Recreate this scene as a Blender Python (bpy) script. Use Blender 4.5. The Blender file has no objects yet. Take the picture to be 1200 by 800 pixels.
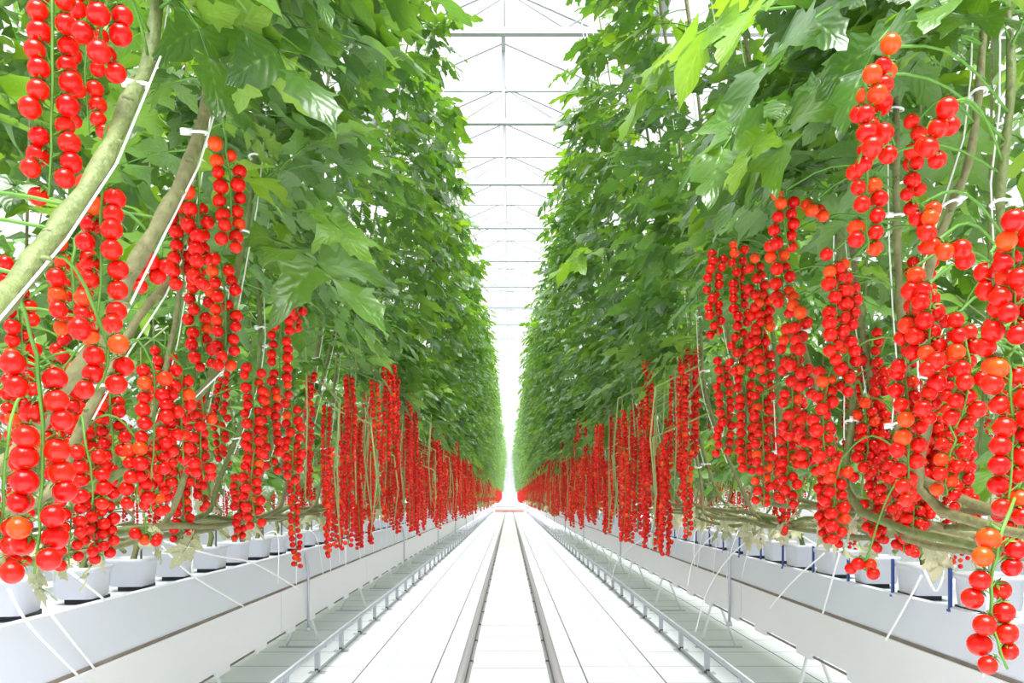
import bpy, math, random
from mathutils import Vector, Matrix, Euler
random.seed(11)
PI = math.pi
CAMZ = 1.085
F = 1000.0                      # focal length in pixels of the 1200 px wide frame
sc = bpy.context.scene

# ------------------------------------------------------------------ camera
cd = bpy.data.cameras.new('camera')
cd.sensor_width = 36.0
cd.lens = 30.0
cd.shift_y = 183 / 1200
cd.shift_x = 3 / 1200
cd.clip_start = 0.05
cd.clip_end = 300
cam = bpy.data.objects.new('camera', cd)
cam.location = (0, 0, CAMZ)
cam.rotation_euler = (PI / 2, 0, 0)
sc.collection.objects.link(cam)
sc.camera = cam

# ------------------------------------------------------------------ sky, sun, exposure
w = bpy.data.worlds.new('sky')
sc.world = w
w.use_nodes = True
bg = w.node_tree.nodes['Background']
bg.inputs[0].default_value = (0.95, 0.975, 1.0, 1)
bg.inputs[1].default_value = 0.95
sd = bpy.data.lights.new('sun', 'SUN')
sd.energy = 15.0
sd.angle = math.radians(42)
sd.color = (1.0, 0.99, 0.97)
so = bpy.data.objects.new('sun', sd)
so.rotation_euler = (math.radians(20), math.radians(3), 0)
so.location = (0, 0, 12)
sc.collection.objects.link(so)
sc.view_settings.view_transform = 'Standard'
sc.view_settings.look = 'None'
sc.view_settings.gamma = 1
sc.view_settings.exposure = 0.0
sc.view_settings.use_curve_mapping = False

# ------------------------------------------------------------------ materials
def new_mat(name):
    m = bpy.data.materials.new(name)
    m.use_nodes = True
    nt = m.node_tree
    b = nt.nodes['Principled BSDF']
    return m, nt, b

def plain(name, col, rough=0.5, metal=0.0, noise=0.0, scale=8.0, bump=0.0, spec=0.5):
    m, nt, b = new_mat(name)
    b.inputs['Base Color'].default_value = (*col, 1)
    b.inputs['Roughness'].default_value = rough
    b.inputs['Metallic'].default_value = metal
    b.inputs['Specular IOR Level'].default_value = spec
    if noise or bump:
        tc = nt.nodes.new('ShaderNodeTexCoord')
        n = nt.nodes.new('ShaderNodeTexNoise')
        n.inputs['Scale'].default_value = scale
        n.inputs['Detail'].default_value = 5
        nt.links.new(tc.outputs['Object'], n.inputs['Vector'])
        if noise:
            r = nt.nodes.new('ShaderNodeMixRGB')
            r.inputs[1].default_value = (*[c * (1 - noise) for c in col], 1)
            r.inputs[2].default_value = (*[min(1, c * (1 + noise)) for c in col], 1)
            nt.links.new(n.outputs['Fac'], r.inputs[0])
            nt.links.new(r.outputs[0], b.inputs['Base Color'])
        if bump:
            bp = nt.nodes.new('ShaderNodeBump')
            bp.inputs['Strength'].default_value = bump
            bp.inputs['Distance'].default_value = 0.01
            nt.links.new(n.outputs['Fac'], bp.inputs['Height'])
            nt.links.new(bp.outputs[0], b.inputs['Normal'])
    return m

def leaf_mat(name, dark, light, trans, tmix=0.35, rough=0.38):
    m, nt, b = new_mat(name)
    N, L = nt.nodes, nt.links
    oi = N.new('ShaderNodeObjectInfo')
    uv = N.new('ShaderNodeUVMap')
    geo = N.new('ShaderNodeNewGeometry')
    tc = N.new('ShaderNodeTexCoord')
    # colour: mottled mix of dark and light green, shifted per leaf
    no = N.new('ShaderNodeTexNoise'); no.inputs['Scale'].default_value = 5.5; no.inputs['Detail'].default_value = 1.5
    L.new(tc.outputs['Object'], no.inputs['Vector'])
    mr = N.new('ShaderNodeMapRange'); mr.inputs[1].default_value = 0.33; mr.inputs[2].default_value = 0.67
    L.new(no.outputs['Fac'], mr.inputs[0])
    ad = N.new('ShaderNodeMath'); ad.operation = 'MULTIPLY_ADD'; ad.inputs[1].default_value = 0.5
    h = N.new('ShaderNodeMath'); h.operation = 'MULTIPLY'; h.inputs[1].default_value = 0.6
    L.new(oi.outputs['Random'], h.inputs[0])
    L.new(mr.outputs[0], ad.inputs[0]); L.new(h.outputs[0], ad.inputs[2])
    mx = N.new('ShaderNodeMixRGB'); mx.inputs[1].default_value = (*dark, 1); mx.inputs[2].default_value = (*light, 1)
    L.new(ad.outputs[0], mx.inputs[0])
    # veins from uv: u in 0..1 across (0.5 = midrib), v along
    sx = N.new('ShaderNodeSeparateXYZ'); L.new(uv.outputs[0], sx.inputs[0])
    a = N.new('ShaderNodeMath'); a.operation = 'SUBTRACT'; a.inputs[1].default_value = 0.5; L.new(sx.outputs[0], a.inputs[0])
    ab = N.new('ShaderNodeMath'); ab.operation = 'ABSOLUTE'; L.new(a.outputs[0], ab.inputs[0])
    vv = N.new('ShaderNodeMath'); vv.operation = 'MULTIPLY_ADD'; vv.inputs[1].default_value = -0.75
    L.new(ab.outputs[0], vv.inputs[0]); L.new(sx.outputs[1], vv.inputs[2])
    v2 = N.new('ShaderNodeMath'); v2.operation = 'MULTIPLY'; v2.inputs[1].default_value = 34.0
    vn = N.new('ShaderNodeTexNoise'); vn.inputs['Scale'].default_value = 30; L.new(tc.outputs['Object'], vn.inputs['Vector'])
    va = N.new('ShaderNodeMath'); va.operation = 'MULTIPLY_ADD'; va.inputs[1].default_value = 0.16; L.new(vn.outputs['Fac'], va.inputs[0]); L.new(vv.outputs[0], va.inputs[2]); L.new(va.outputs[0], v2.inputs[0])
    sn = N.new('ShaderNodeMath'); sn.operation = 'SINE'; L.new(v2.outputs[0], sn.inputs[0])
    mid = N.new('ShaderNodeMapRange'); mid.inputs[1].default_value = 0.0; mid.inputs[2].default_value = 0.05
    mid.inputs[3].default_value = -1.5; mid.inputs[4].default_value = 0.0; L.new(ab.outputs[0], mid.inputs[0])
    sm = N.new('ShaderNodeMath'); sm.operation = 'ADD'; L.new(sn.outputs[0], sm.inputs[0]); L.new(mid.outputs[0], sm.inputs[1])
    bp = N.new('ShaderNodeBump'); bp.inputs['Strength'].default_value = 0.35; bp.inputs['Distance'].default_value = 0.0012
    cr = N.new('ShaderNodeTexNoise'); cr.inputs['Scale'].default_value = 42; cr.inputs['Detail'].default_value = 3; L.new(tc.outputs['Object'], cr.inputs['Vector'])
    c2 = N.new('ShaderNodeMath'); c2.operation = 'MULTIPLY_ADD'; c2.inputs[1].default_value = 5.0; L.new(cr.outputs['Fac'], c2.inputs[0]); L.new(sm.outputs[0], c2.inputs[2])
    L.new(c2.outputs[0], bp.inputs['Height'])
    vc = N.new('ShaderNodeMapRange'); vc.inputs[1].default_value = -1.6; vc.inputs[2].default_value = -0.8
    vc.inputs[3].default_value = 0.5; vc.inputs[4].default_value = 0.0
    L.new(sm.outputs[0], vc.inputs[0])
    mv = N.new('ShaderNodeMixRGB'); mv.inputs[2].default_value = (*[min(1, c * 1.7 + 0.03) for c in light], 1)
    L.new(vc.outputs[0], mv.inputs[0]); L.new(mx.outputs[0], mv.inputs[1])
    # paler matte underside
    bk = N.new('ShaderNodeMixRGB'); bk.inputs[2].default_value = (light[0] * 1.3 + .02, light[1] * 1.15 + .03, light[2] * 1.3 + .015, 1)
    bf = N.new('ShaderNodeMath'); bf.operation = 'MULTIPLY'; bf.inputs[1].default_value = 0.55; L.new(geo.outputs['Backfacing'], bf.inputs[0])
    L.new(bf.outputs[0], bk.inputs[0]); L.new(mv.outputs[0], bk.inputs[1])
    L.new(bk.outputs[0], b.inputs['Base Color']); L.new(bp.outputs[0], b.inputs['Normal'])
    rr = N.new('ShaderNodeMath'); rr.operation = 'MULTIPLY_ADD'; rr.inputs[1].default_value = 0.25; rr.inputs[2].default_value = rough
    L.new(geo.outputs['Backfacing'], rr.inputs[0]); L.new(rr.outputs[0], b.inputs['Roughness'])
    b.inputs['Specular IOR Level'].default_value = 0.95
    b.inputs['Coat Weight'].default_value = 0.35; b.inputs['Coat Roughness'].default_value = 0.30; b.inputs['Sheen Weight'].default_value = 0.15; b.inputs['Sheen Roughness'].default_value = 0.45; b.inputs['Sheen Tint'].default_value = (0.85, 0.95, 1.0, 1)
    t = N.new('ShaderNodeBsdfTranslucent'); 
    tm = N.new('ShaderNodeMixRGB'); tm.inputs[1].default_value = (trans[0] * .55, trans[1] * .8, trans[2], 1); tm.inputs[2].default_value = (*trans, 1)
    L.new(oi.outputs['Random'], tm.inputs[0]); L.new(tm.outputs[0], t.inputs[0])
    ms = N.new('ShaderNodeMixShader'); ms.inputs[0].default_value = tmix
    L.new(b.outputs[0], ms.inputs[1]); L.new(t.outputs[0], ms.inputs[2])
    L.new(ms.outputs[0], N['Material Output'].inputs['Surface'])
    return m

def tomato_mat(name, c1, c2):
    m, nt, b = new_mat(name)
    N, L = nt.nodes, nt.links
    oi = N.new('ShaderNodeObjectInfo'); tc = N.new('ShaderNodeTexCoord')
    no = N.new('ShaderNodeTexNoise'); no.inputs['Scale'].default_value = 9
    L.new(tc.outputs['Object'], no.inputs['Vector'])
    ad = N.new('ShaderNodeMath'); ad.operation = 'MULTIPLY'; L.new(oi.outputs['Random'], ad.inputs[0]); L.new(no.outputs['Fac'], ad.inputs[1])
    mx = N.new('ShaderNodeMixRGB'); mx.inputs[1].default_value = (*c1, 1); mx.inputs[2].default_value = (*c2, 1)
    L.new(ad.outputs[0], mx.inputs[0]); L.new(mx.outputs[0], b.inputs['Base Color'])
    b.inputs['Roughness'].default_value = 0.24
    b.inputs['Specular IOR Level'].default_value = 0.30
    b.inputs['Subsurface Weight'].default_value = 0.0
    b.inputs['Coat Weight'].default_value = 0.0
    b.inputs['Coat Roughness'].default_value = 0.1
    return m

M = {}
M['leaf'] = leaf_mat('tomato leaf green', (0.001, 0.018, 0.004), (0.060, 0.175, 0.005), (0.32, 0.60, 0.008), 0.24, 0.33)
M['leaf_young'] = leaf_mat('young leaf yellow green', (0.09, 0.23, 0.006), (0.20, 0.38, 0.008), (0.40, 0.62, 0.010), 0.40, 0.42)
M['tomato'] = tomato_mat('ripe tomato skin', (0.64, 0.0025, 0.0015), (0.80, 0.018, 0.002))
M['tomato_orange'] = tomato_mat('ripening tomato skin', (0.80, 0.03, 0.004), (0.9, 0.11, 0.006))
M['calyx'] = plain('calyx green', (0.10, 0.26, 0.03), 0.6, noise=0.3, scale=30)
M['stem'] = plain('grey green stem', (0.15, 0.19, 0.06), 0.6, noise=0.5, scale=45, bump=0.8)
M['stem_old'] = plain('old woody stem', (0.20, 0.20, 0.085), 0.7, noise=0.55, scale=45, bump=0.8)
M['string'] = plain('white twine', (0.85, 0.85, 0.80), 0.7)
M['clip'] = plain('white plastic clip', (0.85, 0.87, 0.86), 0.35)
M['pot'] = plain('white plastic pot', (0.54, 0.55, 0.60), 0.45, noise=0.04, scale=14)
M['soil'] = plain('brown growing medium', (0.16, 0.11, 0.07), 0.95, noise=0.5, scale=90, bump=1.0)
M['black'] = plain('black pot shadow', (0.02, 0.02, 0.025), 0.5)  # shadow colour for the blocks under the pots
M['blue'] = plain('dark blue plastic', (0.03, 0.07, 0.28), 0.4)
M['gutter'] = plain('white coated steel gutter', (0.68, 0.71, 0.79), 0.45, noise=0.03, scale=3)
M['skirt'] = plain('white foil sheet', (0.80, 0.80, 0.825), 0.5, noise=0.02, scale=5, bump=0.2)
M['seam'] = plain('dark grey brown seam', (0.24, 0.20, 0.17), 0.8, noise=0.5, scale=12)
M['floorpath'] = plain('bright white path foil', (0.90, 0.90, 0.90), 0.5, noise=0.03, scale=4)
M['rail'] = plain('grey painted steel pipe', (0.34, 0.325, 0.335), 0.4, 0.0, noise=0.08, scale=20)
M['steel'] = plain('galvanised steel', (0.50, 0.53, 0.58), 0.4, 0.35, noise=0.15, scale=30)
M['roofsteel'] = plain('white painted roof steel', (0.42, 0.43, 0.46), 0.5)
M['bolt'] = plain('dark bolt', (0.10, 0.09, 0.10), 0.5, 0.5)
M['tube'] = plain('white plastic tube', (0.9, 0.9, 0.9), 0.35)
M['red'] = plain('brick red painted pipe', (0.55, 0.24, 0.20), 0.5)
M['tag'] = plain('pale grey label', (0.7, 0.72, 0.76), 0.5)

# glass: clear with a milky coating
m = bpy.data.materials.new('milky greenhouse glass'); m.use_nodes = True
nt = m.node_tree; nt.nodes.clear()
out = nt.nodes.new('ShaderNodeOutputMaterial'); mx = nt.nodes.new('ShaderNodeMixShader'); mx.inputs[0].default_value = 0.10
tr = nt.nodes.new('ShaderNodeBsdfTransparent'); tr.inputs[0].default_value = (0.97, 0.98, 0.985, 1)
tl = nt.nodes.new('ShaderNodeBsdfTranslucent'); tl.inputs[0].default_value = (0.93, 0.95, 0.96, 1)
nt.links.new(tr.outputs[0], mx.inputs[1]); nt.links.new(tl.outputs[0], mx.inputs[2]); nt.links.new(mx.outputs[0], out.inputs[0])
M['glass'] = m

# ground cover: white woven cloth with faint grey stripes and cross lines
m, nt, b = new_mat('white woven ground cloth')
N, L = nt.nodes, nt.links
tc = N.new('ShaderNodeTexCoord')
mp = N.new('ShaderNodeMapping'); L.new(tc.outputs['Object'], mp.inputs[0])
br = N.new('ShaderNodeTexBrick'); br.offset = 0.0
br.inputs['Scale'].default_value = 1.0; br.inputs['Brick Width'].default_value = 0.46; br.inputs['Row Height'].default_value = 0.50
br.inputs['Mortar Size'].default_value = 0.0055; br.inputs['Mortar Smooth'].default_value = 0.1
br.inputs['Color1'].default_value = (0.88, 0.915, 0.965, 1); br.inputs['Color2'].default_value = (0.91, 0.935, 0.975, 1); br.inputs['Mortar'].default_value = (0.17, 0.175, 0.19, 1)
L.new(mp.outputs[0], br.inputs['Vector'])
no = N.new('ShaderNodeTexNoise'); no.inputs['Scale'].default_value = 2.2; no.inputs['Detail'].default_value = 6; L.new(tc.outputs['Object'], no.inputs['Vector'])
mm = N.new('ShaderNodeMixRGB'); mm.blend_type = 'MULTIPLY'; mm.inputs[0].default_value = 0.07
L.new(br.outputs[0], mm.inputs[1]); L.new(no.outputs['Fac'], mm.inputs[2]); L.new(mm.outputs[0], b.inputs['Base Color'])
b.inputs['Roughness'].default_value = 0.6
M['cloth'] = m
M['shoot'] = plain('pale green shoot', (0.34, 0.42, 0.16), 0.6, noise=0.4, scale=30)
M['leaf_dry'] = leaf_mat('withered pale leaf', (0.36, 0.36, 0.16), (0.62, 0.60, 0.38), (0.6, 0.6, 0.3), 0.3, 0.7)

# ------------------------------------------------------------------ mesh helpers
COL = sc.collection
class MB:
    """collects vertices / faces / uvs / material slots, links ONE mesh object"""
    def __init__(s): s.v = []; s.f = []; s.uv = []; s.mi = []; s.mats = []
    def slot(s, mat):
        if mat not in s.mats: s.mats.append(mat)
        return s.mats.index(mat)
    def face(s, idx, k=0, uv=None):
        s.f.append(tuple(idx)); s.mi.append(k); s.uv.append(uv)
    def mesh(s, name, smooth=True):
        me = bpy.data.meshes.new(name)
        me.from_pydata([tuple(p) for p in s.v], [], s.f)
        for mt in s.mats: me.materials.append(mt)
        me.polygons.foreach_set('material_index', s.mi)
        me.polygons.foreach_set('use_smooth', [smooth] * len(s.f))
        if any(u is not None for u in s.uv):
            ul = me.uv_layers.new(name='UVMap')
            flat = []
            for f, u in zip(s.f, s.uv):
                for i in range(len(f)): flat.extend(u[i] if u else (0.7, 0.5))
            ul.data.foreach_set('uv', flat)
        me.update()
        return me
    def build(s, name, parent=None, loc=(0, 0, 0), smooth=True):
        return place(name, s.mesh(name, smooth), parent, loc)
    def box(s, x0, x1, y0, y1, z0, z1, mat):
        k = s.slot(mat); b = len(s.v)
        for z in (z0, z1):
            s.v += [Vector((x0, y0, z)), Vector((x1, y0, z)), Vector((x1, y1, z)), Vector((x0, y1, z))]
        for q in ((0, 3, 2, 1), (4, 5, 6, 7), (0, 1, 5, 4), (1, 2, 6, 5), (2, 3, 7, 6), (3, 0, 4, 7)):
            s.face([b + i for i in q], k)
        return s
    def tube(s, pts, rad, mat, n=6, caps=True):
        k = s.slot(mat); pts = [Vector(p) for p in pts]
        R = rad if isinstance(rad, (list, tuple)) else [rad] * len(pts)
        b0 = len(s.v); up = None
        for i, p in enumerate(pts):
            d = (pts[min(i + 1, len(pts) - 1)] - pts[max(i - 1, 0)])
            d = d.normalized() if d.length > 1e-9 else Vector((0, 0, 1))
            if up is None:
                up = Vector((0, 0, 1)) if abs(d.z) < 0.9 else Vector((1, 0, 0))
            a = (up - d * up.dot(d))
            a = a.normalized() if a.length > 1e-6 else d.orthogonal().normalized()
            up = a; c = d.cross(a)
            for j in range(n):
                t = 2 * PI * j / n
                s.v.append(p + (a * math.cos(t) + c * math.sin(t)) * R[i])
        for i in range(len(pts) - 1):
            for j in range(n):
                j2 = (j + 1) % n
                s.face((b0 + i * n + j, b0 + i * n + j2, b0 + (i + 1) * n + j2, b0 + (i + 1) * n + j), k)
        if caps:
            s.face([b0 + j for j in range(n)][::-1], k)
            s.face([b0 + (len(pts) - 1) * n + j for j in range(n)], k)
        return s
    def sphere(s, c, r, mat, u=10, v=7, sq=0.94, axis=None, lobes=0.0):
        k = s.slot(mat); b = len(s.v); c = Vector(c)
        q = Vector((0, 0, 1)).rotation_difference(axis.normalized()).to_matrix() if axis is not None else Matrix.Identity(3)
        s.v.append(c + q @ Vector((0, 0, r * sq * (0.90 if lobes else 1))))
        for i in range(1, v):
            ph = PI * i / v
            for j in range(u):
                th = 2 * PI * j / u
                rr = r * math.sin(ph) 
                s.v.append(c + q @ Vector((rr * math.cos(th), rr * math.sin(th), r * sq * math.cos(ph))))
        s.v.append(c + q @ Vector((0, 0, -r * sq)))
        e = len(s.v) - 1
        for j in range(u):
            s.face((b, b + 1 + j, b + 1 + (j + 1) % u), k)
        for i in range(v - 2):
            for j in range(u):
                j2 = (j + 1) % u
                s.face((b + 1 + i * u + j, b + 1 + (i + 1) * u + j, b + 1 + (i + 1) * u + j2, b + 1 + i * u + j2), k)
        for j in range(u):
            s.face((b + 1 + (v - 2) * u + j, e, b + 1 + (v - 2) * u + (j + 1) % u), k)
        return s

def place(name, me, parent=None, loc=(0, 0, 0), rot=None, scale=None):
    o = bpy.data.objects.new(name, me)
    COL.objects.link(o)
    o.location = loc
    if rot is not None: o.rotation_euler = rot
    if scale is not None: o.scale = (scale,) * 3 if isinstance(scale, (int, float)) else scale
    if parent is not None: o.parent = parent
    return o
def tag(o, label=None, cat=None, group=None, kind=None):
    if label: o['label'] = label
    if cat: o['category'] = cat
    if group: o['group'] = group
    if kind: o['kind'] = kind
    return o
def empty(name, loc, label, cat, group=None):
    o = bpy.data.objects.new(name, None); o.empty_display_size = 0.05
    COL.objects.link(o); o.location = loc
    return tag(o, label, cat, group)
def U(a, b): return random.uniform(a, b)
def at(px, py, d):
    """the world point seen at a photo pixel, at distance d along the row"""
    return Vector(((px - 597) / F * d, d, CAMZ + (583 - py) / F * d))
ORD = ['nearest', 'second', 'third', 'fourth', 'fifth', 'sixth', 'seventh', 'eighth', 'ninth', 'tenth', 'eleventh', 'twelfth']
def nth(i): return 'nearest' if i == 0 else ORD[i] + ' nearest'

END = 76.0
# ================================================================== THE SETTING
fl = MB(); fl.box(-14, 14, -4, 96, -0.10, 0.0, M['cloth'])
tag(fl.build('floor', smooth=False), kind='structure')
pf = MB(); pf.box(-0.235, 0.235, -3, END - 6, 0.0, 0.003, M['seam'])
pth = tag(pf.build('trim_1', smooth=False), kind='structure')
sl_ = MB(); sl_.box(-0.235, 0.235, 0.014, 0.586, 0.003, 0.008, M['floorpath']); slm = sl_.mesh('path_panel', False)
for i in range(121): place('path_panel', slm, pth, (0, -3 + i * 0.6, 0))

# end wall: white glazed gable with a grid of bars, 96 m away
we = bpy.data.objects.new('wall_end', None); COL.objects.link(we); we.location = (0, 94, 0); tag(we, kind='structure')
pan = MB(); pan.box(-14, 14, -0.01, 0.01, 0, 8, M['glass']); pan.build('pane', we)
wb = MB(); wb.box(-14, 14, -0.05, 0.02, 0, 0.9, M['skirt'])
for i in range(-6, 7): wb.box(i * 2 - 0.03, i * 2 + 0.03, -0.05, 0.03, 0.9, 8, M['roofsteel'])
for k in (2.5, 4.2, 6.0): wb.box(-14, 14, -0.05, 0.03, k - .03, k + .03, M['roofsteel'])
wb.build('frame', we, smooth=False)

# glass roof: ridge over the path, panes between glazing bars
RX, RZ, EZ = -0.08, 7.05, 6.30
HALF = 1.7
ce = bpy.data.objects.new('ceiling', None); COL.objects.link(ce); tag(ce, kind='structure')
pl = MB()
sl = math.atan2(RZ - EZ, HALF)
ln = math.hypot(RZ - EZ, HALF)
pl.box(0.01, ln - 0.01, 0.02, 1.18, -0.004, 0.004, M['glass'])
pme = pl.mesh('pane', False)
for i in range(80):
    y = -2 + i * 1.2
    for s in (-1, 1):
        place('pane', pme, ce, (RX + s * 0.0, y + (0 if s > 0 else 1.2), RZ), Euler((0, sl, 0 if s > 0 else PI), 'XYZ'))
# neighbouring bays
nb = MB(); k = nb.slot(M['glass'])
for s in (-1, 1):
    for j in range(4):
        x0 = RX + s * HALF * (1 + 2 * j)
        for (xa, za, xb, zb) in ((x0, EZ, x0 + s * HALF, RZ), (x0 + s * HALF, RZ, x0 + s * 2 * HALF, EZ)):
            b = len(nb.v); nb.v += [(xa, -2, za), (xb, -2, zb), (xb, 94, zb), (xa, 94, za)]; nb.face((b, b + 1, b + 2, b + 3), k)
nb.build('neighbour_bay_glass', ce, smooth=False)
gb = MB()
for i in range(81):
    y = -2 + i * 1.2
    for s in (-1, 1):
        gb.tube([(RX, y, RZ), (RX + s * HALF, y, EZ)], 0.016, M['roofsteel'], 4)
gb.box(RX - 0.025, RX + 0.025, -2, 94, RZ - 0.03, RZ + 0.03, M['roofsteel'])
for s in (-1, 1):
    gb.box(RX + s * HALF - 0.06, RX + s * HALF + 0.06, -2, 94, EZ - 0.05, EZ + 0.03, M['roofsteel'])
gb.build('glazing_bars', ce, smooth=False)

# lattice roof trusses across the path
TZ = CAMZ + 5.0
def truss_meshes():
    a = MB(); a.box(-4.2, 4.2, -0.035, 0.035, -0.035, 0.035, M['roofsteel'])
    b = MB(); b.box(-4.2, 4.2, -0.02, 0.02, 0.40, 0.44, M['roofsteel'])
    c = MB()
    xs = [-4.2 + 0.6 * i for i in range(15)]
    for i in range(14):
        z0, z1 = (0.03, 0.41) if i % 2 == 0 else (0.41, 0.03)
        c.tube([(xs[i], 0, z0), (xs[i + 1], 0, z1)], 0.009, M['roofsteel'], 5)
    d = MB(); d.box(RX - 0.022, RX + 0.022, -0.02, 0.02, 0.03, RZ - TZ - 0.03, M['roofsteel'])
    return a.mesh('bottom_chord', False), b.mesh('top_chord', False), c.mesh('diagonal_bracing'), d.mesh('king_post', False)
tms = truss_meshes()
i = 0; y = 9.16 - 2.2 * 4
while y < 92:
    lab = 'white lattice roof truss crossing the glass roof high above the path'
    e = empty('roof_truss', (0, y, TZ), lab, 'truss', 'roof trusses across the path')
    for nm, me in zip(('bottom_chord', 'top_chord', 'diagonal_bracing', 'king_post'), tms): place(nm, me, e)
    y += 2.2; i += 1

# ================================================================== PATH: rails, low side pipes
def rail(sx, side):
    e = empty('pipe_rail', (sx, -2, 0), 'grey steel pipe rail on the white path floor, the %s of the central pair' % side, 'rail')
    m = MB(); m.tube([(0, 0, 0.075), (0, 66, 0.075)], 0.026, M['rail'], 10); m.build('pipe', e)
    m = MB(); m.box(-0.036, 0.036, 0, 66, 0.0, 0.012, M['rail']); m.build('base_flange', e, smooth=False)
    f = MB(); f.box(-0.045, 0.045, -0.03, 0.03, 0.0, 0.008, M['steel']); f.box(-0.012, 0.012, -0.02, 0.02, 0.008, 0.058, M['steel'])
    fm = f.mesh('support_foot', False)
    b = MB(); b.tube([(0, 0, 0), (0, 0, 0.012)], 0.010, M['bolt'], 6); bm_ = b.mesh('bolt')
    for k in range(82):
        y = 0.4 + k * 0.8
        o = place('support_foot', fm, e, (0, y, 0.0))
        if k < 30:
            place('bolt', bm_, o, (-0.028 * (1 if sx > 0 else -1), 0, 0.008))
rail(-0.275, 'left'); rail(0.275, 'right')

def side_pipe(sx, side, y0, sp):
    e = empty('low_heating_pipe', (sx, -1.0, 0), 'low grey pipe on short posts running along the %s edge of the path' % side, 'pipe')
    m = MB(); m.tube([(0, 0, 0.148), (0, 66, 0.148)], 0.017, M['steel'], 8); m.build('upper_pipe', e)
    m = MB(); m.tube([(0, 0, 0.012), (0, 66, 0.012)], 0.009, M['steel'], 6); m.build('lower_pipe', e)
    f = MB(); f.box(-0.014, 0.014, -0.022, 0.022, 0.02, 0.135, M['steel']); f.box(-0.05, 0.05, -0.03, 0.03, 0.0, 0.006, M['steel'])
    fm = f.mesh('post', False)
    b = MB(); b.box(-0.012, 0.012, -0.024, 0.024, 0.006, 0.03, M['bolt']); bme = b.mesh('foot_bolt', False)
    k = 0
    while y0 + k * sp < 62:
        o = place('post', fm, e, (0, y0 + k * sp + 1.0, 0))
        if k < 24: place('foot_bolt', bme, o, (0, 0, 0))
        k += 1
side_pipe(-1.19, 'left', 5.29 - 0.75 * 6, 0.75)
side_pipe(1.22, 'right', 6.07 - 0.8 * 7, 0.8)

# thin seams of the ground cloth : narrow overlapping strips lying on the floor
for (x0, x1, lab) in ((-0.80, -0.775, 'left'), (0.775, 0.80, 'right')):
    m = MB(); m.box(x0, x1, -2, 62, 0.0, 0.004, M['tag'])
    tag(m.build('trim_2' if x0 < 0 else 'trim_3', smooth=False), kind='structure')

# end of the path: red cross pipe with hoop and a pale kerb
e = empty('end_barrier', (0, 64, 0), 'brick red cross pipe on feet closing the far end of the path', 'barrier')
m = MB(); m.tube([(-1.1, 0, 0.12), (1.1, 0, 0.12)], 0.12, M['red'], 8); m.build('cross_pipe', e)
m = MB(); m.tube([(-1.9, 0.4, 0.05), (-1.3, 0.4, 0.38), (-0.6, 0.4, 0.46), (0.6, 0.4, 0.46), (1.3, 0.4, 0.38), (1.9, 0.4, 0.05)], 0.09, M['steel'], 8); m.build('hoop', e)
f = MB(); f.box(-0.05, 0.05, -0.08, 0.08, 0, 0.08, M['bolt']); fm = f.mesh('foot', False)
for x in (-0.9, -0.3, 0.3, 0.9): place('foot', fm, e, (x, 0, 0))
m = MB(); m.box(-2.6, 2.6, 0, 28, 0, 0.03, M['floorpath'])
tag(m.build('trim_4', loc=(0, 66.0, 0), smooth=False), kind='structure')

# ================================================================== GUTTERS
def gutter(s, fx, ztop, zseam, zlow, side):
    e = empty('growing_gutter', (s * (fx + 0.2), -1, 0), 'long white steel growing gutter carrying the pots of the %s row' % side, 'gutter')
    def X(x): return s * (x - fx - 0.2)
    g = MB()
    k = g.slot(M['gutter'])
    prof = [(fx, zseam), (fx, ztop), (fx + 0.012, ztop + 0.006), (fx + 0.028, ztop), (fx + 0.034, ztop - 0.012), (fx + 0.37, ztop - 0.012), (fx + 0.40, ztop + 0.004), (fx + 0.41, zseam)]
    b = len(g.v)
    for y in (0, 68):
        for (x, z) in prof: g.v.append((X(x), y, z))
    n = len(prof)
    for j in range(n):
        j2 = (j + 1) % n
        q = (b + j, b + j2, b + n + j2, b + n + j)
        g.face(q if s > 0 else q[::-1], k)
    g.build('trough', e, smooth=False)
    h = MB(); h.box(min(X(fx - 0.004), X(fx + 0.39)), max(X(fx - 0.004), X(fx + 0.39)), 0, 68, zseam - 0.012, zseam, M['seam']); h.build('seam', e, smooth=False)
    # skirt foil in lengths of 3 m
    sk = MB(); a, c = sorted((X(fx - 0.012), X(fx + 0.30))); sk.box(a, c, 0.004, 2.996, zlow, zseam - 0.012, M['skirt'])
    sm = sk.mesh('skirt_panel', False)
    for i in range(22): place('skirt_panel', sm, e, (0, i * 3.0, 0))
    # dark hose below the skirt, with clips
    hm = MB(); hm.tube([(X(fx + 0.02), 0, zlow - 0.028), (X(fx + 0.02), 66, zlow - 0.028)], 0.006, M['seam'], 6); hm.build('drain_hose', e)
    hc = MB(); hc.box(X(fx + 0.02) - 0.014, X(fx + 0.02) + 0.014, -0.10, 0.10, zlow - 0.042, zlow, M['skirt'])
    hcm = hc.mesh('hose_clip', False)
    for i in range(60): place('hose_clip', hcm, e, (0, 0.7 + i * 0.62 + U(-.05, .05), 0))
    # A-shaped legs
    lg = MB()
    for dx in (-0.10, 0.16):
        lg.tube([(X(fx + 0.12), 0, zlow + 0.02), (X(fx + 0.12 + dx), 0, 0.0)], 0.010, M['clip'], 6)
    lg.box(X(fx + 0.15) - 0.17, X(fx + 0.15) + 0.17, -0.02, 0.02, 0.0, 0.006, M['steel'])
    lm = lg.mesh('stand', True)
    for i in range(34): place('stand', lm, e, (0, 1.2 + i * 2.0, 0))
    return e
GL = dict(s=-1, fx=1.35, zt=0.741, zs=0.545, zl=0.29)
GR = dict(s=1, fx=1.37, zt=0.742, zs=0.592, zl=0.385)
gutter(-1, 1.35, 0.741, 0.545, 0.29, 'left')
gutter(1, 1.37, 0.742, 0.592, 0.385, 'right')

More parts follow.
